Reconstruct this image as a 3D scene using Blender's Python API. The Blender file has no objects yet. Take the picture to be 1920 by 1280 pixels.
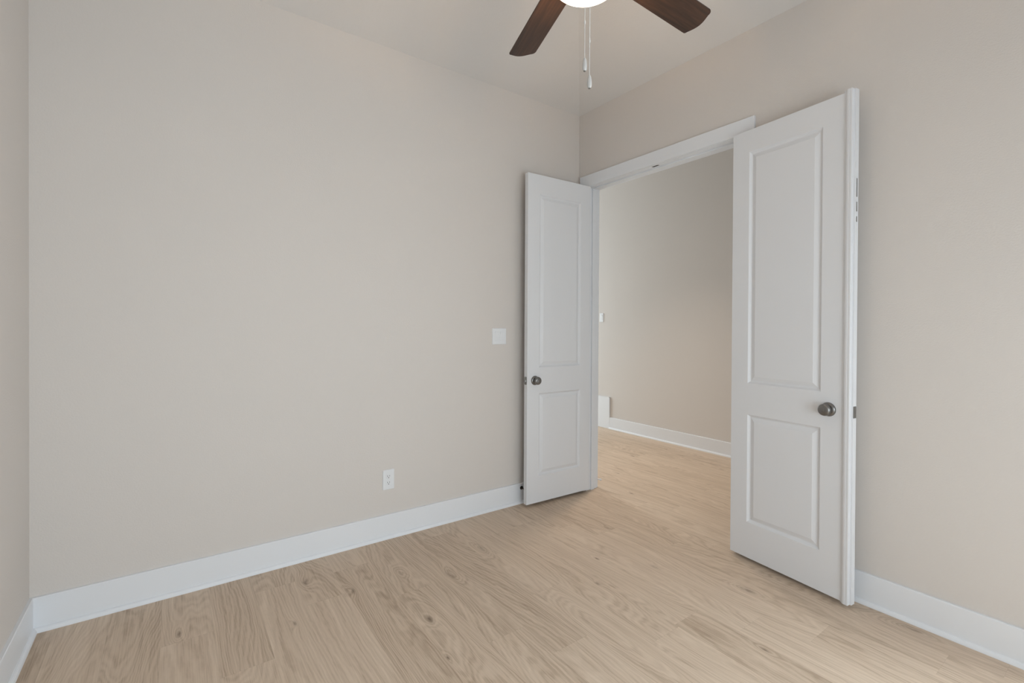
import bpy, bmesh, math, random
from mathutils import Vector, Matrix

scene = bpy.context.scene
COL = scene.collection
PI = math.pi

# ------------------------------------------------------------------ camera
F_PX, SY = 886.08, -22.5
cam_d = bpy.data.cameras.new('camera')
cam_d.sensor_width = 36.0
cam_d.sensor_fit = 'HORIZONTAL'
cam_d.lens = F_PX / 1920 * 36.0
cam_d.shift_y = SY / 1920
cam_d.clip_start = 0.02
cam = bpy.data.objects.new('camera', cam_d)
COL.objects.link(cam)
yaw, pitch, roll = 0.6230, -0.0066, 0.0052
fw = Vector((math.sin(yaw) * math.cos(pitch), math.cos(yaw) * math.cos(pitch), math.sin(pitch)))
r0 = Vector((math.cos(yaw), -math.sin(yaw), 0))
u0 = r0.cross(fw)
rr = math.cos(roll) * r0 + math.sin(roll) * u0
uu = -math.sin(roll) * r0 + math.cos(roll) * u0
M3 = Matrix((rr, uu, -fw)).transposed()
cam.matrix_world = Matrix.Translation((-2.6649, -2.7926, 1.30)) @ M3.to_4x4()
scene.camera = cam

# ------------------------------------------------------------------ room dimensions (m)
L, W, H = 3.154, 3.85, 2.994          # length of left wall, depth, wall height
WT = 0.12                             # wall thickness
YL, YR, ZH = -0.100, -1.322, 2.402    # door opening: jamb faces and head
HX, HY0, HY1, HH = 1.88, -1.75, 4.4, 3.30   # hall: far wall, ends, height
WX0, WX1, WZ0, WZ1 = -2.85, -1.00, 0.40, 1.65   # window in the wall behind the camera
RY0, RY1 = -3.70, -2.66               # window in the right wall, beside the viewer
APEX = 0.45                           # rise of the hipped ceiling

# ------------------------------------------------------------------ world, light, exposure
world = bpy.data.worlds.new('world')
scene.world = world
world.use_nodes = True
bg = world.node_tree.nodes['Background']
bg.inputs['Color'].default_value = (0.80, 0.90, 1.0, 1)
bg.inputs['Strength'].default_value = 1.0
vs = scene.view_settings
vs.view_transform = 'Standard'
vs.look = 'None'
vs.gamma = 1.0
vs.exposure = 0.0
vs.use_curve_mapping = False


def area_light(name, loc, direction, sx, sy, power, color):
    d = bpy.data.lights.new(name, 'AREA')
    d.shape = 'RECTANGLE'
    d.size, d.size_y = sx, sy
    d.energy = power
    d.color = color
    o = bpy.data.objects.new(name, d)
    COL.objects.link(o)
    o.location = loc
    o.rotation_euler = Vector(direction).to_track_quat('-Z', 'Y').to_euler()
    return o


# daylight coming through the two windows beside and behind the camera
area_light('rear_window_daylight', ((WX0 + WX1) / 2, -W - WT - 0.06, (WZ0 + WZ1) / 2), (0, 1, 0),
           WX1 - WX0, WZ1 - WZ0, 50, (0.835, 0.933, 1.0))
area_light('right_window_daylight', (WT + 0.06, (RY0 + RY1) / 2, (WZ0 + WZ1) / 2), (-1, 0, 0),
           RY1 - RY0, WZ1 - WZ0, 65, (0.835, 0.933, 1.0))
# lamp added before the closed far end wall to light the hall evenly
area_light('hall_end_fill', (1.0, HY1 - 0.05, 1.25), (0, -1, 0), 1.5, 2.1, 92, (0.79, 0.93, 1.0))
# added spot under the hall ceiling, no fixture, brightening the floor by the doorway
sd = bpy.data.lights.new('hall_floor_fill', 'SPOT')
sd.energy = 128
sd.color = (1.0, 0.84, 0.68)
sd.spot_size = math.radians(84)
sd.spot_blend = 1.0
sd.shadow_soft_size = 0.07
so = bpy.data.objects.new('hall_floor_fill', sd)
so.location = (0.62, 0.1, HH - 0.02)
COL.objects.link(so)


# ------------------------------------------------------------------ materials
def new_mat(name):
    m = bpy.data.materials.new(name)
    m.use_nodes = True
    nt = m.node_tree
    return m, nt, nt.nodes['Principled BSDF']


def nd(nt, typ, **kw):
    n = nt.nodes.new(typ)
    for k, v in kw.items():
        if k == 'inp':
            for i, val in v.items():
                n.inputs[i].default_value = val
        else:
            setattr(n, k, v)
    return n


def math_node(nt, op, a, b=None, c=None, clamp=False):
    n = nt.nodes.new('ShaderNodeMath')
    n.operation = op
    n.use_clamp = clamp
    for i, v in enumerate((a, b, c)):
        if v is None:
            continue
        if isinstance(v, (int, float)):
            n.inputs[i].default_value = v
        else:
            nt.links.new(v, n.inputs[i])
    return n.outputs[0]


def simple(name, col, rough=0.5, metal=0.0, spec=0.5):
    m, nt, p = new_mat(name)
    p.inputs['Base Color'].default_value = (*col, 1)
    p.inputs['Roughness'].default_value = rough
    p.inputs['Metallic'].default_value = metal
    p.inputs['Specular IOR Level'].default_value = spec
    return m


def paint(name, col, rough, bump, scale, spec=0.3):
    m, nt, p = new_mat(name)
    p.inputs['Roughness'].default_value = rough
    p.inputs['Specular IOR Level'].default_value = spec
    g = nd(nt, 'ShaderNodeNewGeometry')
    n2 = nd(nt, 'ShaderNodeTexNoise', inp={'Scale': 1.7, 'Detail': 3.0})
    nt.links.new(g.outputs['Position'], n2.inputs['Vector'])
    mx = nd(nt, 'ShaderNodeMix', data_type='RGBA')
    mx.inputs[6].default_value = (*[c * 0.985 for c in col], 1)
    mx.inputs[7].default_value = (*[c * 1.012 for c in col], 1)
    nt.links.new(n2.outputs[0], mx.inputs[0])
    nt.links.new(mx.outputs[2], p.inputs['Base Color'])
    n = nd(nt, 'ShaderNodeTexNoise', inp={'Scale': scale, 'Detail': 2.0, 'Roughness': 0.5})
    nt.links.new(g.outputs['Position'], n.inputs['Vector'])
    b = nd(nt, 'ShaderNodeBump', inp={'Strength': bump, 'Distance': 0.002})
    nt.links.new(n.outputs[0], b.inputs['Height'])
    nt.links.new(b.outputs[0], p.inputs['Normal'])
    return m


M_WALL = paint('greige_wall_paint', (0.675, 0.632, 0.598), 0.85, 0.35, 150)
M_CEIL = paint('greige_ceiling_paint', (0.72, 0.695, 0.675), 0.9, 0.35, 120)
M_TRIM = paint('white_trim_paint', (0.785, 0.80, 0.83), 0.42, 0.0, 60, 0.4)
M_DOOR = paint('white_door_paint', (0.755, 0.765, 0.79), 0.45, 0.0, 90, 0.4)
M_PLATE = simple('white_plastic', (0.78, 0.79, 0.81), 0.35)
M_SLOT = simple('dark_slot', (0.03, 0.03, 0.03), 0.6)
M_NICKEL = simple('satin_nickel', (0.24, 0.235, 0.23), 0.32, 1.0)
M_STEEL = simple('dull_steel', (0.30, 0.30, 0.29), 0.42, 1.0)
M_BRONZE = simple('bronze_metal', (0.06, 0.045, 0.035), 0.4, 0.9)
M_CHAIN = simple('white_chain', (0.66, 0.65, 0.63), 0.4)
M_FOB = simple('white_fob', (0.52, 0.51, 0.50), 0.4)
M_RUBBER = simple('black_rubber', (0.02, 0.02, 0.02), 0.7)
M_FRAME = simple('white_vinyl', (0.78, 0.79, 0.80), 0.4)


def glass_mat():
    m = bpy.data.materials.new('window_glass')
    m.use_nodes = True
    nt = m.node_tree
    nt.nodes.clear()
    o = nd(nt, 'ShaderNodeOutputMaterial')
    t = nd(nt, 'ShaderNodeBsdfTransparent', inp={'Color': (0.97, 0.98, 0.98, 1)})
    g = nd(nt, 'ShaderNodeBsdfGlossy', inp={'Roughness': 0.02})
    x = nd(nt, 'ShaderNodeMixShader', inp={0: 0.06})
    nt.links.new(t.outputs[0], x.inputs[1])
    nt.links.new(g.outputs[0], x.inputs[2])
    nt.links.new(x.outputs[0], o.inputs[0])
    return m


M_GLASS = glass_mat()


def bowl_mat():
    m, nt, p = new_mat('lit_frosted_glass')
    p.inputs['Base Color'].default_value = (0.85, 0.82, 0.76, 1)
    p.inputs['Roughness'].default_value = 0.3
    p.inputs['Emission Color'].default_value = (1.0, 0.80, 0.58, 1)
    p.inputs['Emission Strength'].default_value = 10.0
    return m


M_BOWL = bowl_mat()


def blade_mat():
    m, nt, p = new_mat('walnut_blade')
    tc = nd(nt, 'ShaderNodeTexCoord')
    mp = nd(nt, 'ShaderNodeMapping', inp={'Scale': (2.0, 34.0, 10.0)})
    nt.links.new(tc.outputs['Object'], mp.inputs['Vector'])
    n = nd(nt, 'ShaderNodeTexNoise', inp={'Scale': 2.0, 'Detail': 5.0, 'Roughness': 0.6, 'Distortion': 0.6})
    nt.links.new(mp.outputs[0], n.inputs['Vector'])
    r = nd(nt, 'ShaderNodeValToRGB')
    r.color_ramp.elements[0].position = 0.3
    r.color_ramp.elements[0].color = (0.021, 0.0095, 0.0055, 1)
    r.color_ramp.elements[1].position = 0.72
    r.color_ramp.elements[1].color = (0.074, 0.033, 0.017, 1)
    nt.links.new(n.outputs[0], r.inputs[0])
    nt.links.new(r.outputs[0], p.inputs['Base Color'])
    p.inputs['Roughness'].default_value = 0.48
    p.inputs['Specular IOR Level'].default_value = 0.5
    return m


M_BLADE = blade_mat()

# knots in the floor boards: x, y, size, sign
KNOTS = [(-1.684, -0.441, 1.0, 1), (-1.485, -0.613, 1.25, 1), (-1.949, -0.463, .9, -1), (-1.738, -0.886, .9, 1),
         (-2.12, -0.242, 1.2, 1), (-2.233, -0.578, .6, -1), (-1.191, -0.458, 1.1, 1), (-0.537, -1.186, 1.0, 1),
         (-0.35, -1.584, 1.2, -1), (-0.918, -1.113, .55, 1), (-1.787, -1.153, .5, 1), (-0.723, -1.85, .6, 1),
         (-0.061, -2.152, 1.1, 1), (-0.731, -0.928, .5, 1), (-0.38, -0.686, .8, 1), (-2.643, -0.371, .8, 1),
         (0.55, 0.05, .9, 1), (0.25, -0.35, .8, 1), (1.1, 0.35, .8, 1), (-2.35, -1.2, .9, -1)]


def knot_group():
    g = bpy.data.node_groups.new('wood_knot', 'ShaderNodeTree')
    for n, t in (('Vector', 'NodeSocketVector'), ('Centre', 'NodeSocketVector'), ('Scale', 'NodeSocketVector'),
                 ('Sign', 'NodeSocketFloat'), ('Bump', 'NodeSocketFloat'), ('Dark', 'NodeSocketFloat')):
        g.interface.new_socket(n, in_out='INPUT', socket_type=t)
    g.interface.new_socket('Bump', in_out='OUTPUT', socket_type='NodeSocketFloat')
    g.interface.new_socket('Dark', in_out='OUTPUT', socket_type='NodeSocketFloat')
    gi = g.nodes.new('NodeGroupInput')
    go = g.nodes.new('NodeGroupOutput')
    s = nd(g, 'ShaderNodeVectorMath', operation='SUBTRACT')
    g.links.new(gi.outputs['Vector'], s.inputs[0])
    g.links.new(gi.outputs['Centre'], s.inputs[1])
    m = nd(g, 'ShaderNodeVectorMath', operation='MULTIPLY')
    g.links.new(s.outputs[0], m.inputs[0])
    g.links.new(gi.outputs['Scale'], m.inputs[1])
    d = nd(g, 'ShaderNodeVectorMath', operation='DOT_PRODUCT')
    g.links.new(m.outputs[0], d.inputs[0])
    g.links.new(m.outputs[0], d.inputs[1])
    e = math_node(g, 'POWER', 2.718, math_node(g, 'MULTIPLY', d.outputs['Value'], -1.0))
    b = math_node(g, 'MULTIPLY_ADD', e, gi.outputs['Sign'], gi.outputs['Bump'])
    e2 = math_node(g, 'POWER', 2.718, math_node(g, 'MULTIPLY', d.outputs['Value'], -6.5))
    k = math_node(g, 'ADD', e2, gi.outputs['Dark'])
    g.links.new(b, go.inputs['Bump'])
    g.links.new(k, go.inputs['Dark'])
    return g


def floor_mat():
    m, nt, p = new_mat('oak_plank_floor')
    lk = nt.links.new
    at = nd(nt, 'ShaderNodeAttribute', attribute_name='plank')      # r seed, g shade
    sp = nd(nt, 'ShaderNodeSeparateColor')
    lk(at.outputs['Color'], sp.inputs[0])
    seed, shade, figure = sp.outputs[0], sp.outputs[1], sp.outputs[2]
    uv = nd(nt, 'ShaderNodeUVMap', uv_map='plank_uv')               # u across, v along, metres
    su = nd(nt, 'ShaderNodeSeparateXYZ')
    lk(uv.outputs[0], su.inputs[0])
    geo = nd(nt, 'ShaderNodeNewGeometry')
    pos = geo.outputs['Position']
    grp = knot_group()
    bump, dark = None, None
    for kx, ky, s, sg in KNOTS:
        k = nt.nodes.new('ShaderNodeGroup')
        k.node_tree = grp
        lk(pos, k.inputs['Vector'])
        k.inputs['Centre'].default_value = (kx, ky, 0)
        k.inputs['Scale'].default_value = (1 / (0.030 * s), 1 / (0.075 * s), 0)
        k.inputs['Sign'].default_value = float(sg) * s
        if bump is None:
            k.inputs['Bump'].default_value = 0
            k.inputs['Dark'].default_value = 0
        else:
            lk(bump, k.inputs['Bump'])
            lk(dark, k.inputs['Dark'])
        bump, dark = k.outputs['Bump'], k.outputs['Dark']
    # slow figure of the board: its level lines are the growth rings
    ps = nd(nt, 'ShaderNodeSeparateXYZ')
    lk(pos, ps.inputs[0])
    sx = math_node(nt, 'MULTIPLY_ADD', ps.outputs[0], 5.0, math_node(nt, 'MULTIPLY', seed, 53.0))
    sy = math_node(nt, 'MULTIPLY_ADD', ps.outputs[1], 0.75, math_node(nt, 'MULTIPLY', seed, 31.0))
    cv = nd(nt, 'ShaderNodeCombineXYZ')
    lk(sx, cv.inputs[0]); lk(sy, cv.inputs[1]); lk(math_node(nt, 'MULTIPLY', seed, 17.0), cv.inputs[2])
    n1 = nd(nt, 'ShaderNodeTexNoise', inp={'Scale': 1.0, 'Detail': 1.5, 'Roughness': 0.35, 'Distortion': 0.1})
    lk(cv.outputs[0], n1.inputs['Vector'])
    jv = nd(nt, 'ShaderNodeCombineXYZ')
    lk(math_node(nt, 'MULTIPLY', ps.outputs[0], 45.0), jv.inputs[0])
    lk(math_node(nt, 'MULTIPLY', ps.outputs[1], 14.0), jv.inputs[1])
    lk(math_node(nt, 'MULTIPLY', seed, 9.0), jv.inputs[2])
    nj = nd(nt, 'ShaderNodeTexNoise', inp={'Scale': 1.0, 'Detail': 3.0})
    lk(jv.outputs[0], nj.inputs['Vector'])
    f = math_node(nt, 'MULTIPLY_ADD', n1.outputs[0], math_node(nt, 'MULTIPLY_ADD', figure, 1.1, 0.35), math_node(nt, 'MULTIPLY', bump, 0.105))
    f = math_node(nt, 'MULTIPLY_ADD', su.outputs[0], 1.2, f)
    f = math_node(nt, 'MULTIPLY_ADD', nj.outputs[0], 0.035, f)
    ring = math_node(nt, 'MULTIPLY_ADD', math_node(nt, 'SINE', math_node(nt, 'MULTIPLY', f, 205.0)), 0.5, 0.5)
    ring2 = math_node(nt, 'MULTIPLY_ADD', math_node(nt, 'SINE', math_node(nt, 'MULTIPLY', f, 71.0)), 0.5, 0.5)
    # long fibres and pores
    fv = nd(nt, 'ShaderNodeCombineXYZ')
    lk(math_node(nt, 'MULTIPLY_ADD', bump, 6.0, math_node(nt, 'MULTIPLY_ADD', ps.outputs[0], 340.0, math_node(nt, 'MULTIPLY', n1.outputs[0], 9.0))), fv.inputs[0])
    lk(math_node(nt, 'MULTIPLY', ps.outputs[1], 5.0), fv.inputs[1])
    lk(math_node(nt, 'MULTIPLY', seed, 29.0), fv.inputs[2])
    n3 = nd(nt, 'ShaderNodeTexNoise', inp={'Scale': 1.0, 'Detail': 4.0, 'Roughness': 0.65})
    lk(fv.outputs[0], n3.inputs['Vector'])
    wv = nd(nt, 'ShaderNodeCombineXYZ')
    lk(math_node(nt, 'MULTIPLY', ps.outputs[0], 26.0), wv.inputs[0])
    lk(math_node(nt, 'MULTIPLY', ps.outputs[1], 1.6), wv.inputs[1])
    lk(math_node(nt, 'MULTIPLY', seed, 71.0), wv.inputs[2])
    n4 = nd(nt, 'ShaderNodeTexNoise', inp={'Scale': 1.0, 'Detail': 2.0, 'Roughness': 0.5})
    lk(wv.outputs[0], n4.inputs['Vector'])
    t = math_node(nt, 'MULTIPLY', ring, 0.20)
    t = math_node(nt, 'MULTIPLY_ADD', ring2, 0.12, t)
    t = math_node(nt, 'MULTIPLY_ADD', n3.outputs[0], 1.0, t)
    t = math_node(nt, 'MULTIPLY_ADD', n4.outputs[0], 0.55, t)
    t = math_node(nt, 'MULTIPLY_ADD', shade, 0.18, t)
    t = math_node(nt, 'ADD', t, -0.60, clamp=True)
    rmp = nd(nt, 'ShaderNodeValToRGB')
    e = rmp.color_ramp.elements
    e[0].position, e[0].color = 0.0, (0.375, 0.276, 0.196, 1)
    e[1].position, e[1].color = 0.9, (0.725, 0.593, 0.472, 1)
    mid = e.new(0.42)
    mid.color = (0.60, 0.474, 0.364, 1)
    lk(t, rmp.inputs[0])
    # knots
    kn = math_node(nt, 'MULTIPLY', dark, math_node(nt, 'MULTIPLY_ADD', nj.outputs[0], 3.4, -1.1, clamp=True), clamp=True)
    mk = nd(nt, 'ShaderNodeMix', data_type='RGBA')
    lk(math_node(nt, 'MULTIPLY', kn, 0.8), mk.inputs[0])
    lk(rmp.outputs[0], mk.inputs[6])
    mk.inputs[7].default_value = (0.13, 0.085, 0.055, 1)
    # fine joints between boards
    du = math_node(nt, 'MINIMUM', su.outputs[0], math_node(nt, 'SUBTRACT', 0.1825, su.outputs[0]))
    seam = math_node(nt, 'SUBTRACT', 1.0, math_node(nt, 'DIVIDE', du, 0.0013), clamp=True)
    dv = math_node(nt, 'MINIMUM', su.outputs[1], math_node(nt, 'SUBTRACT', 1.22, su.outputs[1]))
    seam2 = math_node(nt, 'SUBTRACT', 1.0, math_node(nt, 'DIVIDE', dv, 0.0013), clamp=True)
    sm = math_node(nt, 'MULTIPLY', math_node(nt, 'MAXIMUM', seam, seam2), 0.13)
    ms = nd(nt, 'ShaderNodeMix', data_type='RGBA')
    lk(sm, ms.inputs[0])
    lk(mk.outputs[2], ms.inputs[6])
    ms.inputs[7].default_value = (0.12, 0.085, 0.06, 1)
    lk(ms.outputs[2], p.inputs['Base Color'])
    p.inputs['Roughness'].default_value = 0.52
    p.inputs['Specular IOR Level'].default_value = 0.28
    b = nd(nt, 'ShaderNodeBump', inp={'Strength': 0.08, 'Distance': 0.001})
    lk(n3.outputs[0], b.inputs['Height'])
    lk(b.outputs[0], p.inputs['Normal'])
    return m


M_FLOOR = floor_mat()


# ------------------------------------------------------------------ helpers
def link(name, bm, mat, parent=None, smooth=False, bevel=0.0, mw=None, autosmooth=None):
    bmesh.ops.recalc_face_normals(bm, faces=bm.faces[:])
    me = bpy.data.meshes.new(name)
    bm.to_mesh(me)
    bm.free()
    me.materials.append(mat)
    o = bpy.data.objects.new(name, me)
    COL.objects.link(o)
    if mw is not None:
        o.matrix_world = mw
    if parent is not None:
        o.parent = parent
    if smooth:
        for p in me.polygons:
            p.use_smooth = True
        if autosmooth:
            me.set_sharp_from_angle(angle=autosmooth)
    if bevel:
        b = o.modifiers.new('bevel', 'BEVEL')
        b.width = bevel
        b.segments = 2
        b.limit_method = 'ANGLE'
    return o


def tag(o, label=None, cat=None, group=None, kind=None):
    if label:
        o['label'] = label
    if cat:
        o['category'] = cat
    if group:
        o['group'] = group
    if kind:
        o['kind'] = kind
    return o


def struct(o, label, cat):
    return tag(o, label, cat, None, 'structure')


def box(bm, x0, x1, y0, y1, z0, z1):
    v = [bm.verts.new((x, y, z)) for x in (x0, x1) for y in (y0, y1) for z in (z0, z1)]
    for f in ((0, 1, 3, 2), (4, 6, 7, 5), (0, 4, 5, 1), (2, 3, 7, 6), (0, 2, 6, 4), (1, 5, 7, 3)):
        bm.faces.new([v[i] for i in f])


def extrude_profile(bm, prof, a, b):
    """prof: list of 2-tuples; a, b: functions mapping a profile point to 3-D at either end"""
    va = [bm.verts.new(a(*q)) for q in prof]
    vb = [bm.verts.new(b(*q)) for q in prof]
    n = len(prof)
    for i in range(n):
        j = (i + 1) % n
        bm.faces.new((va[i], va[j], vb[j], vb[i]))
    bm.faces.new(va[::-1])
    bm.faces.new(vb)


def lathe(bm, prof, seg=32, axis='z', origin=(0, 0, 0), closed=False):
    """prof: (radius, height); revolve about axis"""
    ox, oy, oz = origin
    rings = []
    for r, h in prof:
        ring = []
        if r < 1e-6:
            ring = None
            pts = [(0, 0)]
        else:
            pts = [(r * math.cos(2 * PI * k / seg), r * math.sin(2 * PI * k / seg)) for k in range(seg)]
        vs_ = []
        for a, b in pts:
            if axis == 'z':
                c = (ox + a, oy + b, oz + h)
            elif axis == 'y':
                c = (ox + a, oy + h, oz + b)
            else:
                c = (ox + h, oy + a, oz + b)
            vs_.append(bm.verts.new(c))
        rings.append(vs_)
    for A, B in zip(rings[:-1], rings[1:]):
        for k in range(seg):
            k2 = (k + 1) % seg
            if len(A) == 1 and len(B) == 1:
                continue
            if len(A) == 1:
                bm.faces.new((A[0], B[k], B[k2]))
            elif len(B) == 1:
                bm.faces.new((A[k], A[k2], B[0]))
            else:
                bm.faces.new((A[k], A[k2], B[k2], B[k]))
    for E in (rings[0], rings[-1]):
        if len(E) > 2 and prof[0] != prof[-1]:
            bm.faces.new(E)


def rounded_rect(w, h, r, n=5):
    pts = []
    for cx, cy, a0 in ((w / 2 - r, h / 2 - r, 0), (-w / 2 + r, h / 2 - r, 90), (-w / 2 + r, -h / 2 + r, 180), (w / 2 - r, -h / 2 + r, 270)):
        for k in range(n + 1):
            a = math.radians(a0 + 90 * k / n)
            pts.append((cx + r * math.cos(a), cy + r * math.sin(a)))
    return pts


# ------------------------------------------------------------------ floor
random.seed(11)
PW, PL = 0.1825, 1.22
X0 = -1.61
JOINT = {0: -1.171, 1: -1.371, 4: -1.541, 5: -1.728, -2: -0.236, -3: -0.468}
bm = bmesh.new()
uvl = bm.loops.layers.uv.new('plank_uv')
cl = bm.loops.layers.float_color.new('plank')
FX0, FX1, FY0, FY1 = -L - 0.05, HX + 0.05, -W - 0.05, HY1 + 0.05
k = math.floor((FX0 - X0) / PW)
prev = 0
while X0 + k * PW < FX1:
    xa, xb = X0 + k * PW, X0 + (k + 1) * PW
    off = JOINT.get(k)
    rnd = random.random
    if off is None:
        off = random.uniform(0, PL)
        while k - 1 not in JOINT and abs((off - prev) % PL) < 0.25:
            off = random.uniform(0, PL)
    prev = off
    y = off - PL * math.ceil((off - FY0) / PL)
    while y < FY1:
        seed, shade, fig = rnd(), rnd(), rnd()
        ca, cb = max(xa, FX0), min(xb, FX1)
        ya, yb = max(y, FY0), min(y + PL, FY1)
        if cb > ca and yb > ya:
            q = [(ca, ya), (cb, ya), (cb, yb), (ca, yb)]
            vv = [bm.verts.new((a, b, 0)) for a, b in q]
            f = bm.faces.new(vv)
            for lp, (a, b) in zip(f.loops, q):
                lp[uvl].uv = (a - xa, b - y)
                lp[cl] = (seed, shade, fig, 1)
        y += PL
    k += 1
# slab below so the floor has thickness
box(bm, FX0, FX1, FY0, FY1, -0.06, -0.004)
me = bpy.data.meshes.new('floor')
bm.to_mesh(me)
bm.free()
me.materials.append(M_FLOOR)
floor = bpy.data.objects.new('floor', me)
COL.objects.link(floor)
struct(floor, 'light oak plank floor running through room and hall', 'floor')

# ------------------------------------------------------------------ walls
TOP = H + APEX + 0.1
bm = bmesh.new()
box(bm, -L - WT, 0, 0, WT, 0, TOP)
struct(link('wall_left', bm, M_WALL), 'broad greige wall with a wall switch and an outlet', 'wall')

bm = bmesh.new()
box(bm, 0, WT, -W - WT, RY0, 0, TOP)
box(bm, 0, WT, RY0, RY1, 0, WZ0)
box(bm, 0, WT, RY0, RY1, WZ1, TOP)
box(bm, 0, WT, RY1, YR - 0.02, 0, TOP)
box(bm, 0, WT, YR - 0.02, YL + 0.02, ZH + 0.02, TOP)
box(bm, 0, WT, YL + 0.02, HY1, 0, TOP)
struct(link('wall_right', bm, M_WALL), 'greige wall holding the double door opening', 'wall')

bm = bmesh.new()
box(bm, -L - WT, -L, -W - WT, 0, 0, TOP)
struct(link('wall_side', bm, M_WALL), 'narrow strip of greige wall at the left edge of the photo', 'wall')

bm = bmesh.new()
box(bm, -L, WX0, -W - WT, -W, 0, TOP)
box(bm, WX1, 0, -W - WT, -W, 0, TOP)
box(bm, WX0, WX1, -W - WT, -W, 0, WZ0)
box(bm, WX0, WX1, -W - WT, -W, WZ1, TOP)
struct(link('wall_rear', bm, M_WALL), 'greige wall with a window, behind the viewer', 'wall')

bm = bmesh.new()
box(bm, HX, HX + WT, HY0, HY1, 0, HH + 0.1)
struct(link('wall_hall', bm, M_WALL), 'greige hall wall seen through the doorway', 'wall')
bm = bmesh.new()
box(bm, WT, HX + WT, HY0 - WT, HY0, 0, HH + 0.1)
struct(link('wall_hall_near', bm, M_WALL), 'end wall of the hall hidden by the right door', 'wall')
bm = bmesh.new()
box(bm, WT, HX + WT, HY1, HY1 + WT, 0, HH + 0.1)
struct(link('wall_hall_far', bm, M_WALL), 'far end wall of the hall hidden by the left door', 'wall')

# hipped ceiling: four slopes rising from the wall tops to the middle of the room
bm = bmesh.new()
cx_, cy_ = -L / 2, -L / 2 - 0.05
c = [bm.verts.new(q) for q in ((0, 0, H), (-L, 0, H), (-L, -W, H), (0, -W, H))]
a = bm.verts.new((cx_, cy_, H + APEX))
for i in range(4):
    bm.faces.new((c[i], c[(i + 1) % 4], a))
c2 = [bm.verts.new(q) for q in ((0, 0, H + .05), (-L, 0, H + .05), (-L, -W, H + .05), (0, -W, H + .05))]
a2 = bm.verts.new((cx_, cy_, H + APEX + .05))
for i in range(4):
    bm.faces.new((c2[i], a2, c2[(i + 1) % 4]))
    bm.faces.new((c[i], c2[i], c2[(i + 1) % 4], c[(i + 1) % 4]))
struct(link('ceiling', bm, M_CEIL), 'greige ceiling sloping up from the walls above the fan', 'ceiling')
bm = bmesh.new()
box(bm, WT, HX, HY0, HY1, HH, HH + 0.05)
struct(link('ceiling_hall', bm, M_CEIL), 'greige ceiling of the hall', 'ceiling')

# ------------------------------------------------------------------ baseboards (board with eased top + shoe moulding)
HB, TB = 0.1455, 0.014


def base_profile(h=HB, t=TB, shoe=0.014, sh=0.019):
    pr = [(0, 0), (t + shoe, 0)]
    for k in range(0, 6):
        a_ = PI / 2 * k / 5
        pr.append((t + shoe * math.cos(a_) * 1.0 if k else t + shoe, sh * math.sin(a_) if k else 0.002))
    pr += [(t, sh + 0.001), (t, h - 0.003), (t - 0.003, h), (0, h)]
    # drop doubled points
    out = []
    for q in pr:
        if not out or abs(q[0] - out[-1][0]) + abs(q[1] - out[-1][1]) > 1e-5:
            out.append(q)
    return out


BP = base_profile()


def baseboard(name, fa, fb, label):
    bm = bmesh.new()
    extrude_profile(bm, BP, fa, fb)
    o = link(name, bm, M_TRIM)
    struct(o, label, 'baseboard')
    return o


# mitred at the corners: the end follows the depth of the profile
baseboard('baseboard_left', lambda d, z: (-L + d, -d, z), lambda d, z: (-d, -d, z),
          'white baseboard along the broad left wall')
baseboard('baseboard_right', lambda d, z: (-d, YR - 0.1015, z), lambda d, z: (-d, -W + d, z),
          'white baseboard at the right, from the open door towards the viewer')
baseboard('baseboard_side', lambda d, z: (-L + d, -d, z), lambda d, z: (-L + d, -W + d, z),
          'white baseboard in the bottom left corner of the photo')
baseboard('baseboard_rear', lambda d, z: (-L + d, -W + d, z), lambda d, z: (-d, -W + d, z),
          'white baseboard on the wall behind the viewer')
# hall: low baseboard that steps up to a tall skirt board
bm = bmesh.new()
extrude_profile(bm, BP, lambda d, z: (HX - d, HY0, z), lambda d, z: (HX - d, 1.374, z))
box(bm, HX - 0.015, HX, 1.374, 1.95, 0, 0.398)
box(bm, HX - 0.017, HX, 1.372, 1.378, 0.1455, 0.400)
box(bm, HX - 0.017, HX, 1.372, 1.95, 0.396, 0.400)
o = link('baseboard_hall', bm, M_TRIM)
struct(o, 'white hall baseboard stepping up to a tall board seen through the doorway', 'baseboard')

# ------------------------------------------------------------------ door casing and jamb
CT = 0.018
ZC0, ZC1 = 2.403, 2.490
Y_END_L, Y_END_R = -0.030, -1.4235
bm = bmesh.new()
box(bm, -CT, 0, Y_END_R, Y_END_L, ZC0, ZC1)                      # head
box(bm, -CT, 0, YL + 0.006, Y_END_L, 0, ZC0)                      # left leg, ripped narrow at the corner
box(bm, -CT, 0, Y_END_R, YR - 0.006, 0, ZC0)                      # right leg
o = link('trim_1', bm, M_TRIM, bevel=0.0012)
struct(o, 'flat white door casing around the double doorway', 'trim')

bm = bmesh.new()
box(bm, 0, WT, YL, YL + 0.02, 0, ZH + 0.02)
box(bm, 0, WT, YR - 0.02, YR, 0, ZH + 0.02)
box(bm, 0, WT, YR, YL, ZH, ZH + 0.02)
# stops
box(bm, 0.048, 0.082, YL - 0.010, YL, 0, ZH)
box(bm, 0.048, 0.082, YR, YR + 0.010, 0, ZH)
box(bm, 0.048, 0.082, YR + 0.010, YL - 0.010, ZH - 0.008, ZH)
jamb = link('trim_2', bm, M_TRIM, bevel=0.0008)
struct(jamb, 'white door jamb and stop lining the doorway', 'trim')
bm = bmesh.new()
box(bm, 0.012, 0.027, -0.756, -0.704, ZH - 0.0012, ZH + 0.001)
sp_ = link('strike_plate', bm, M_STEEL, jamb)
sp_['label'] = 'small grey strike plate under the head jamb'
bm = bmesh.new()
box(bm, 0.014, 0.025, -0.748, -0.712, ZH - 0.0018, ZH)
link('strike_hole', bm, M_SLOT, sp_)

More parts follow.
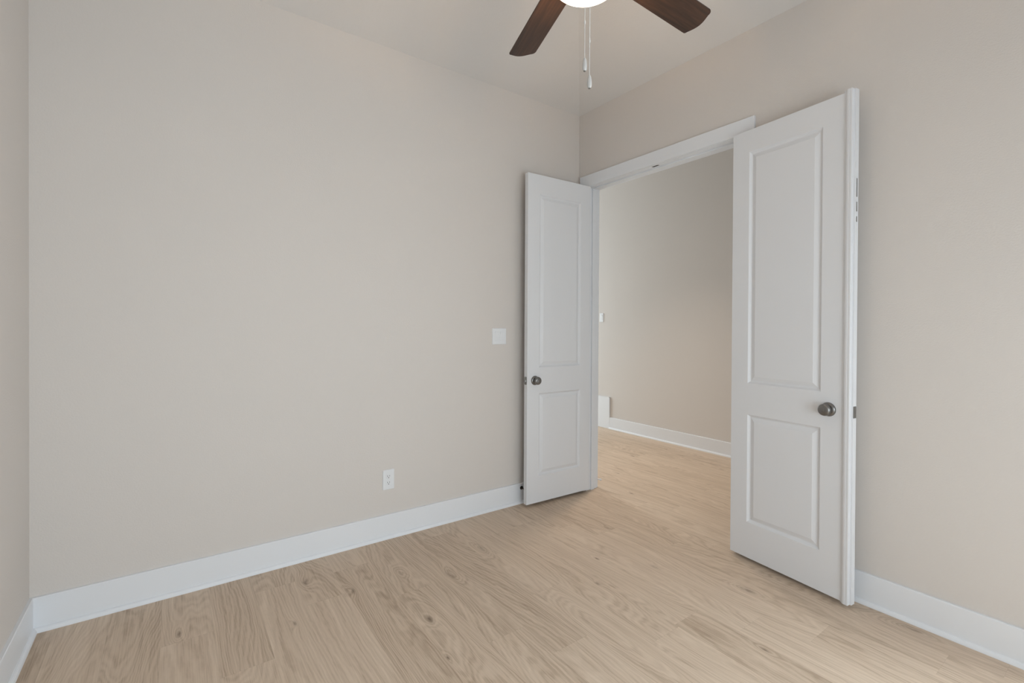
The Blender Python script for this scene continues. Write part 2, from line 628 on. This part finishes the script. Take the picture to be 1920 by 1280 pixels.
# casing on the hall side
bm = bmesh.new()
box(bm, WT, WT + CT, YR - 0.10, YL + 0.10, ZC0, ZC1)
box(bm, WT, WT + CT, YL + 0.006, YL + 0.10, 0, ZC0)
box(bm, WT, WT + CT, YR - 0.10, YR - 0.006, 0, ZC0)
struct(link('trim_3', bm, M_TRIM, bevel=0.0012), 'white door casing on the hall side of the doorway', 'trim')
# ------------------------------------------------------------------ doors


def door_leaf(W_, Z0, Z1, panels, T=0.035):
    """s along the leaf, n towards the viewer (front face n=0, back face n=-T), z up; returns bm in (s, n, z)"""
    bm = bmesh.new()
    ss = sorted({0.0, W_, panels[0][0], panels[0][1]})
    zz = sorted({Z0, Z1, panels[0][2], panels[0][3], panels[1][2], panels[1][3]})
    prof = [(0, 0), (0.002, -0.0012), (0.006, -0.0065), (0.010, -0.0105), (0.014, -0.0120), (0.018, -0.0112),
            (0.036, -0.0038), (0.039, -0.0026), (0.043, -0.0024)]
    grids = []
    for side in (0, 1):
        def P(s, n, z):
            return bm.verts.new((s, n if side == 0 else -T - n, z))
        g = {}
        for i, s in enumerate(ss):
            for j, z in enumerate(zz):
                g[i, j] = P(s, 0, z)
        for i in range(len(ss) - 1):
            for j in range(len(zz) - 1):
                quad = [g[i, j], g[i + 1, j], g[i + 1, j + 1], g[i, j + 1]]
                if i == 1 and j in (1, 3):
                    s0, s1, z0, z1 = ss[i], ss[i + 1], zz[j], zz[j + 1]
                    ring = quad
                    for d, n in prof[1:]:
                        nr = [P(s0 + d, n, z0 + d), P(s1 - d, n, z0 + d), P(s1 - d, n, z1 - d), P(s0 + d, n, z1 - d)]
                        for k in range(4):
                            bm.faces.new((ring[k], ring[(k + 1) % 4], nr[(k + 1) % 4], nr[k]))
                        ring = nr
                    bm.faces.new(ring)
                else:
                    bm.faces.new(quad)
        grids.append(g)
    ga, gb = grids
    ns, nz = len(ss), len(zz)
    for j in range(nz - 1):
        for i in (0, ns - 1):
            bm.faces.new((ga[i, j], ga[i, j + 1], gb[i, j + 1], gb[i, j]))
    for i in range(ns - 1):
        for j in (0, nz - 1):
            bm.faces.new((ga[i, j], ga[i + 1, j], gb[i + 1, j], gb[i, j]))
    return bm


def flip(bm, sgn):
    if sgn < 0:
        for v in bm.verts:
            v.co.y = -v.co.y
    return bm


def door(name, hinge, ang, sgn, W_, Z0, Z1, panels, knob_s, label, T=0.035):
    """leaf at hinge, local x along the leaf, local y = sgn * n"""
    mw = Matrix.Translation((hinge[0], hinge[1], 0)) @ Matrix.Rotation(ang, 4, 'Z')
    leaf = link(name, flip(door_leaf(W_, Z0, Z1, panels), sgn), M_DOOR, mw=mw)
    struct(leaf, label, 'door')
    KZ = 0.911

    def part(pname, bm, mat, parent=leaf, smooth=True, bevel=0.0):
        o = link(pname, flip(bm, sgn), mat, None, smooth, bevel, autosmooth=math.radians(40) if smooth else None)
        o.parent = parent            # same local frame as the leaf
        return o

    # knob on either face: rosette, neck, knob
    for f in (1, -1):
        def q(r, n):
            return (r, n if f > 0 else -T - n)
        bm = bmesh.new()
        lathe(bm, [q(r, n) for r, n in ((0, 0), (0.0335, 0), (0.0335, 0.003), (0.0315, 0.0075), (0.026, 0.0105), (0.017, 0.012), (0, 0.012))],
              40, 'y', (knob_s, 0, KZ))
        part('rosette', bm, M_NICKEL)
        bm = bmesh.new()
        lathe(bm, [q(r, n) for r, n in ((0, 0.010), (0.0135, 0.011), (0.0130, 0.015), (0.0150, 0.019), (0.0225, 0.023), (0.0272, 0.029),
                                        (0.0285, 0.036), (0.0275, 0.042), (0.0248, 0.0465), (0.020, 0.0482), (0.010, 0.0490), (0, 0.0492))],
              40, 'y', (knob_s, 0, KZ))
        kb = part('knob', bm, M_NICKEL)
        bm = bmesh.new()
        lathe(bm, [q(r, n) for r, n in ((0, 0.0485), (0.009, 0.0482), (0.009, 0.0498), (0.0075, 0.0503), (0, 0.0503))], 24, 'y', (knob_s, 0, KZ))
        part('knob_cap', bm, M_NICKEL, kb)
    # hinges
    for hz in (0.30, 0.95, 1.60, 2.20):
        bm = bmesh.new()
        box(bm, -0.0022, 0.0005, -T + 0.002, -0.004, hz - 0.045, hz + 0.045)
        hg = part('hinge', bm, M_NICKEL, smooth=False)
        bm = bmesh.new()
        lathe(bm, [(0, -0.045), (0.0055, -0.045), (0.0055, 0.045), (0, 0.045)], 16, 'z', (-0.004, -T - 0.0055, hz))
        part('hinge_knuckle', bm, M_NICKEL, hg)
    return leaf, part, KZ


# left leaf: swung back towards the broad wall
ang_l = math.atan2(-0.118 + 0.133, -0.609)
pan_l = [(0.099, 0.500, 0.214, 0.815), (0.099, 0.500, 1.002, 2.258)]
dl, part_l, KZ = door('door_1', (-0.002, -0.134), ang_l, 1, 0.607, 0.022, 2.398, pan_l, 0.538,
                      'left white two-panel door leaf opened back against the broad wall')
bm = bmesh.new()
pts = rounded_rect(0.026, 0.057, 0.006)
extrude_profile(bm, pts, lambda a, b: (0.6062, -0.0175 + a, KZ + b), lambda a, b: (0.6082, -0.0175 + a, KZ + b))
lp = part_l('latch_plate', bm, M_STEEL, smooth=False)
bm = bmesh.new()
pts = [(-0.008, 0), (0.008, 0), (0.006, 0.010), (-0.004, 0.012), (-0.008, 0.011)]
extrude_profile(bm, pts, lambda a, b: (0.6075 + b, -0.0175 + a, KZ - 0.008), lambda a, b: (0.6075 + b, -0.0175 + a, KZ + 0.008))
part_l('latch_bolt', bm, M_STEEL, lp, smooth=False)

# right leaf: swung right round towards the wall, with the meeting-stile moulding on its free edge
ang_r = math.atan2(-0.573, -0.064)
pan_r = [(0.099, 0.484, 0.218, 0.818), (0.099, 0.484, 0.991, 2.274)]
dr, part_r, KZ = door('door_2', (-0.055, -1.325), ang_r, -1, 0.598, 0.021, 2.395, pan_r, 0.520,
                      'right white two-panel door leaf folded back beside the right wall')
ZA0, ZA1 = 0.019, 2.402
bm = bmesh.new()
ap = [(0.579, -0.001), (0.579, 0.0018), (0.5815, 0.0035), (0.5845, 0.0035), (0.5855, 0.0052), (0.589, 0.0095), (0.594, 0.0128),
      (0.600, 0.0140), (0.6035, 0.0140), (0.6045, 0.0128), (0.6065, 0.0128), (0.6075, 0.0140), (0.6145, 0.0140), (0.6155, 0.0130),
      (0.6155, -0.006), (0.6225, -0.006), (0.6225, -0.034), (0.5985, -0.034), (0.5985, -0.001)]
extrude_profile(bm, ap, lambda s, n: (s, n, ZA0), lambda s, n: (s, n, ZA1))
ast = part_r('astragal', bm, M_DOOR, smooth=False)
# strike plate on the edge, level with the knobs
bm = bmesh.new()
extrude_profile(bm, rounded_rect(0.024, 0.055, 0.003), lambda a, b: (0.6222, -0.0185 + a, KZ + b), lambda a, b: (0.6242, -0.0185 + a, KZ + b))
stp = part_r('strike_plate', bm, M_STEEL, ast, smooth=False)
# flush bolt let into the edge near the top
for z0, z1 in ((1.905, 1.990), (1.838, 1.882), (1.790, 1.815)):
    bm = bmesh.new()
    box(bm, 0.6222, 0.6236, -0.023, -0.016, z0, z1)
    part_r('flush_bolt', bm, M_STEEL, ast, smooth=False)

# ------------------------------------------------------------------ door stop behind the left leaf
ds = bpy.data.objects.new('door_stop', None)
ds.location = (-0.576, -TB, 0.112)
COL.objects.link(ds)
tag(ds, 'small dark door stop on the baseboard behind the left door leaf', 'door stop')


def child(name, bm, mat, parent, smooth=False, bevel=0.0):
    return link(name, bm, mat, parent, smooth, bevel, autosmooth=math.radians(40) if smooth else None)


bm = bmesh.new()
lathe(bm, [(0, 0), (0.013, 0), (0.013, -0.003), (0.005, -0.006), (0.0045, -0.040), (0, -0.040)], 20, 'y')
child('stem', bm, M_BRONZE, ds, True)
bm = bmesh.new()
lathe(bm, [(0, -0.038), (0.010, -0.038), (0.010, -0.050), (0.007, -0.053), (0, -0.053)], 20, 'y')
child('rubber_tip', bm, M_RUBBER, ds, True)

# white rubber-tipped stop by the hall side of the jamb
ds2 = bpy.data.objects.new('door_stop', None)
ds2.location = (WT + CT, YL + 0.02, 0.062)
COL.objects.link(ds2)
tag(ds2, 'tiny white stop sticking out past the jamb at the foot of the left door', 'door stop')
bm = bmesh.new()
lathe(bm, [(0, 0), (0.010, 0), (0.010, 0.003), (0.005, 0.006), (0, 0.006)], 16, 'x')
child('base', bm, M_PLATE, ds2, True)
bm = bmesh.new()
p0, p1 = Vector((0.004, 0, 0)), Vector((0.018, -0.034, 0))
dv_ = (p1 - p0).normalized()
qt = dv_.to_track_quat('Z', 'Y').to_matrix().to_4x4()
bb = bmesh.new()
lathe(bb, [(0, 0), (0.0045, 0), (0.0045, 0.026), (0.0085, 0.028), (0.0085, 0.037), (0.003, 0.040), (0, 0.040)], 16, 'z')
bb.transform(Matrix.Translation(p0) @ qt)
child('arm', bb, M_PLATE, ds2, True)
bm.free()

# ------------------------------------------------------------------ switch and outlet plates


def wall_frame(loc, rotz):
    """local x to the right along the wall, local y out of the wall towards the room is -y"""
    e = bpy.data.objects.new('tmp', None)
    e.location = loc
    e.rotation_euler = (0, 0, rotz)
    COL.objects.link(e)
    return e


def slab(bm, pts, y0, y1, cx=0, cz=0, inset=0.0):
    """rounded plate: outline pts, from y0 (wall) to y1 (front, smaller y), edge eased"""
    n = len(pts)
    loops = []
    for yy, sc in ((y0, 0.0), (y1 + inset, 0.0), (y1, inset)):
        lp_ = []
        for a_, b_ in pts:
            l_ = math.hypot(a_, b_)
            lp_.append(bm.verts.new((cx + a_ - (math.copysign(sc, a_) if abs(a_) > 1e-6 else 0), yy, cz + b_ - (math.copysign(sc, b_) if abs(b_) > 1e-6 else 0))))
        loops.append(lp_)
    for A, B in zip(loops[:-1], loops[1:]):
        for k_ in range(n):
            bm.faces.new((A[k_], A[(k_ + 1) % n], B[(k_ + 1) % n], B[k_]))
    bm.faces.new(loops[0][::-1])
    bm.faces.new(loops[-1])


def screw(parent, cx, cz, y):
    bm = bmesh.new()
    lathe(bm, [(0, y), (0.0028, y), (0.0026, y - 0.0008), (0, y - 0.0010)], 14, 'y', (cx, 0, cz))
    child('screw', bm, M_PLATE, parent, True)


def rocker(parent, cx):
    bm = bmesh.new()
    slab(bm, rounded_rect(0.0365, 0.070, 0.002, 2), -0.004, -0.0066, cx, 0, 0.0006)
    fr_ = child('rocker_frame', bm, M_PLATE, parent)
    bm = bmesh.new()
    pr = [(-0.004, -0.0325), (-0.0085, -0.0325), (-0.0062, 0.0), (-0.0098, 0.0325), (-0.004, 0.0325)]
    extrude_profile(bm, pr, lambda y_, z_: (cx - 0.0150, y_, z_), lambda y_, z_: (cx + 0.0150, y_, z_))
    child('rocker', bm, M_PLATE, fr_, bevel=0.0006)


def light_switch(loc, rotz, w, n, label):
    e = wall_frame(loc, rotz)
    e.name = 'light_switch'
    tag(e, label, 'light switch')
    bm = bmesh.new()
    slab(bm, rounded_rect(w, 0.1145, 0.004, 3), 0, -0.0058, 0, 0, 0.0022)
    child('wall_plate', bm, M_PLATE, e)
    for i in range(n):
        cx = (i - (n - 1) / 2) * 0.046
        rocker(e, cx)
        for cz in (0.0485, -0.0485):
            screw(e, cx, cz, -0.0055)
    return e


light_switch((-0.7725, 0, 1.229), 0, 0.118, 2, 'white two-rocker wall switch on the broad wall left of the door')
light_switch((HX, 1.531, 1.421), -PI / 2, 0.070, 1, 'white wall switch in the hall, half hidden by the door jamb')

e = wall_frame((-1.5885, 0, 0.357), 0)
e.name = 'power_outlet'
tag(e, 'white duplex power outlet low on the broad wall above the baseboard', 'outlet')
bm = bmesh.new()
slab(bm, rounded_rect(0.073, 0.121, 0.004, 3), 0, -0.0058, 0, 0, 0.0022)
child('wall_plate', bm, M_PLATE, e)
for cz in (0.0195, -0.0195):
    bm = bmesh.new()
    pts = []
    for k in range(32):       # round face cut flat at top and bottom
        a_ = 2 * PI * k / 32
        pts.append((0.0172 * math.cos(a_), max(-0.0142, min(0.0142, 0.0172 * math.sin(a_)))))
    slab(bm, pts, -0.004, -0.0074, 0, cz, 0.0008)
    rc = child('receptacle', bm, M_PLATE, e)
    for sx_, w_, h_ in ((-0.0064, 0.0024, 0.0088), (0.0064, 0.0024, 0.0070)):
        bm = bmesh.new()
        box(bm, sx_ - w_ / 2, sx_ + w_ / 2, -0.0077, -0.0060, cz + 0.0035 - h_ / 2, cz + 0.0035 + h_ / 2)
        child('slot', bm, M_SLOT, rc)
    bm = bmesh.new()
    lathe(bm, [(0, -0.0060), (0.0028, -0.0060), (0.0028, -0.0077), (0, -0.0077)], 16, 'y', (0, 0, cz - 0.0070))
    child('slot', bm, M_SLOT, rc)
screw(e, 0, 0, -0.0055)

# ------------------------------------------------------------------ windows behind and beside the camera


def window(name, w, mw, label):
    """local x along the wall, local y outwards, z up"""
    t_ = 0.05
    f0, f1 = 0.03, 0.09
    bm = bmesh.new()
    box(bm, 0, t_, f0, f1, WZ0, WZ1)
    box(bm, w - t_, w, f0, f1, WZ0, WZ1)
    box(bm, t_, w - t_, f0, f1, WZ0, WZ0 + t_)
    box(bm, t_, w - t_, f0, f1, WZ1 - t_, WZ1)
    zm = (WZ0 + WZ1) / 2
    box(bm, t_, w - t_, f0, f1, zm - 0.025, zm + 0.025)
    win = link(name, bm, M_FRAME, mw=mw)
    struct(win, label, 'window')
    for za, zb in ((WZ0 + t_, zm - 0.025), (zm + 0.025, WZ1 - t_)):
        bm = bmesh.new()
        box(bm, t_, w - t_, 0.056, 0.062, za, zb)
        p_ = link('pane', bm, M_GLASS)
        p_.parent = win
    return win


window('window_1', WX1 - WX0, Matrix.Translation((WX1, -W, 0)) @ Matrix.Rotation(PI, 4, 'Z'), 'white framed window behind the viewer')
window('window_2', RY1 - RY0, Matrix.Translation((0, RY1, 0)) @ Matrix.Rotation(-PI / 2, 4, 'Z'), 'white framed window in the right wall beside the viewer')

# ------------------------------------------------------------------ ceiling fan
FX, FY, FZ = -1.532, -1.635, 2.574
ZT = H + APEX - 0.012                 # ceiling above the fan
fan = bpy.data.objects.new('ceiling_fan', None)
fan.location = (FX, FY, ZT)
COL.objects.link(fan)
tag(fan, 'dark brown ceiling fan with lit glass bowl and two pull chains', 'ceiling fan')


def fz(z):
    return z - ZT


bm = bmesh.new()
lathe(bm, [(0, 0.0), (0.068, 0.0), (0.068, -0.02), (0.055, -0.055), (0.025, -0.075), (0, -0.075)], 40, 'z')
child('canopy', bm, M_BRONZE, fan, True)
bm = bmesh.new()
lathe(bm, [(0, -0.06), (0.0125, -0.06), (0.0125, fz(2.69)), (0, fz(2.69))], 20, 'z')
child('downrod', bm, M_BRONZE, fan, True)
bm = bmesh.new()
lathe(bm, [(0, fz(2.705)), (0.03, fz(2.705)), (0.045, fz(2.69)), (0.10, fz(2.675)), (0.118, fz(2.65)), (0.118, fz(2.605)), (0.10, fz(2.59)),
           (0.06, fz(2.585)), (0, fz(2.585))], 48, 'z')
child('motor_housing', bm, M_BRONZE, fan, True)
bm = bmesh.new()
lathe(bm, [(0, fz(2.59)), (0.060, fz(2.59)), (0.060, fz(2.575)), (0.040, fz(2.562)), (0.022, fz(2.550)), (0.018, fz(2.43)), (0.008, fz(2.415)), (0, fz(2.415))], 48, 'z')
child('light_fitter', bm, M_BRONZE, fan, True)
bm = bmesh.new()
BR, BZ0, BD = 0.128, 2.494, 0.080
pr = []
for k in range(0, 15):                # outside of the bowl, then back up inside it: the top is open
    a_ = PI / 2 * k / 14
    pr.append((BR * math.cos(a_), fz(BZ0 - BD * math.sin(a_))))
pr[-1] = (0, fz(BZ0 - BD))
for k in range(13, -1, -1):
    a_ = PI / 2 * k / 14
    pr.append(((BR - 0.004) * math.cos(a_), fz(BZ0 - (BD - 0.004) * math.sin(a_))))
pr.append(pr[0])
lathe(bm, pr, 64, 'z')
child('glass_bowl', bm, M_BOWL, fan, True)
for k in range(2):                    # the bulbs' own light, spilling up over the rim on to the blades
    pd = bpy.data.lights.new('fan_bulb', 'POINT')
    pd.energy = 5.5
    pd.color = (1.0, 0.66, 0.36)
    pd.shadow_soft_size = 0.016
    po = bpy.data.objects.new('fan_bulb', pd)
    po.location = (0.040 * math.cos(k * PI + 2.4), 0.040 * math.sin(k * PI + 2.4), fz(2.463))
    COL.objects.link(po)
    po.parent = fan


def blade_outline():
    R_, r0_ = 0.672, 0.17
    pts = []
    w0_, w1_ = 0.0600, 0.0655
    # +v side to the tip: tight corner on one side, large rounding on the other
    pts.append((r0_, w0_ * 0.92))
    pts.append((r0_ + 0.012, w0_))
    e1 = R_ - 0.026
    pts.append((e1 - 0.010, w1_))
    rc_ = 0.010
    for k in range(6):
        a_ = PI / 2 * k / 5
        pts.append((e1 + rc_ * math.sin(a_), w1_ - rc_ + rc_ * math.cos(a_)))
    for k in range(1, 8):
        t = k / 8
        v_ = (w1_ - rc_) * (1 - t) + (-w1_ + 0.022) * t
        x_ = (e1 + rc_) + 0.016 * math.sin(PI * t) * 1.0 + 0.002 * t
        pts.append((x_, v_))
    rc2 = 0.020
    for k in range(7):
        a_ = PI / 2 * k / 6
        pts.append((e1 - 0.008 + rc2 * math.cos(a_), -w1_ + rc2 - rc2 * math.sin(a_)))
    pts.append((r0_ + 0.012, -w0_))
    pts.append((r0_, -w0_ * 0.92))
    return pts


bo = blade_outline()
PITCH = -0.215
for k in range(5):
    th = 1.2655 + k * math.radians(72)
    mwb = Matrix.Translation((0, 0, fz(FZ))) @ Matrix.Rotation(th, 4, 'Z') @ Matrix.Rotation(PITCH, 4, 'X')
    bm = bmesh.new()
    extrude_profile(bm, bo, lambda a, b: (a, b, 0.0), lambda a, b: (a, b, 0.006))
    b = child('blade', bm, M_BLADE, fan, bevel=0.0012)
    b.matrix_local = mwb
    bm = bmesh.new()
    ir = [(0.095, 0.016), (0.150, 0.018), (0.175, 0.040), (0.215, 0.046), (0.235, 0.030), (0.235, -0.030), (0.215, -0.046), (0.175, -0.040),
          (0.150, -0.018), (0.095, -0.016)]
    extrude_profile(bm, ir, lambda a, b: (a, b, 0.0062), lambda a, b: (a, b, 0.0105))
    child('blade_bracket', bm, M_BRONZE, b)


def pull_chain(x, y, z_top, z_join, z_fob, z_end):
    """beads down to the connector, a thin cord below it, then the fob"""
    bm = bmesh.new()
    n_ = int((z_top - z_join) / 0.0048)
    for i in range(n_):
        bmesh.ops.create_icosphere(bm, subdivisions=1, radius=0.0018, matrix=Matrix.Translation((x, y, fz(z_top - i * 0.0048))))
    lathe(bm, [(0, fz(z_top)), (0.0006, fz(z_top)), (0.0006, fz(z_join)), (0, fz(z_join))], 6, 'z', (x, y, 0))
    ch = child('pull_chain', bm, M_CHAIN, fan, True)
    bm = bmesh.new()
    lathe(bm, [(0, fz(z_join + 0.006)), (0.0026, fz(z_join + 0.004)), (0.0030, fz(z_join)), (0.0018, fz(z_join - 0.006)), (0, fz(z_join - 0.007))], 12, 'z', (x, y, 0))
    child('connector', bm, M_CHAIN, ch, True)
    bm = bmesh.new()
    lathe(bm, [(0, fz(z_join)), (0.0010, fz(z_join)), (0.0010, fz(z_fob - 0.004)), (0, fz(z_fob - 0.004))], 8, 'z', (x, y, 0))
    child('cord', bm, M_CHAIN, ch, True)
    bm = bmesh.new()
    hgt = z_fob - z_end
    pr_ = [(0, 0), (0.0030, -0.02), (0.0050, -0.12), (0.0064, -0.35), (0.0072, -0.62), (0.0068, -0.82), (0.0052, -0.93), (0.0042, -0.955), (0, -0.955)]
    lathe(bm, [(r, fz(z_fob + h_ * hgt)) for r, h_ in pr_], 20, 'z', (x, y, 0))
    fb = child('pull_fob', bm, M_FOB, ch, True)
    bm = bmesh.new()
    lathe(bm, [(0, fz(z_end + 0.06 * hgt)), (0.0038, fz(z_end + 0.06 * hgt)), (0.0034, fz(z_end)), (0, fz(z_end))], 16, 'z', (x, y, 0))
    child('fob_tip', bm, M_STEEL, fb, True)


CH = [(-1.646 - FX, -1.746 - FY), (-1.632 - FX, -1.753 - FY)]
pull_chain(CH[0][0], CH[0][1], 2.50, 2.226, 2.118, 2.077)
pull_chain(CH[1][0], CH[1][1], 2.50, 2.171, 2.067, 2.026)
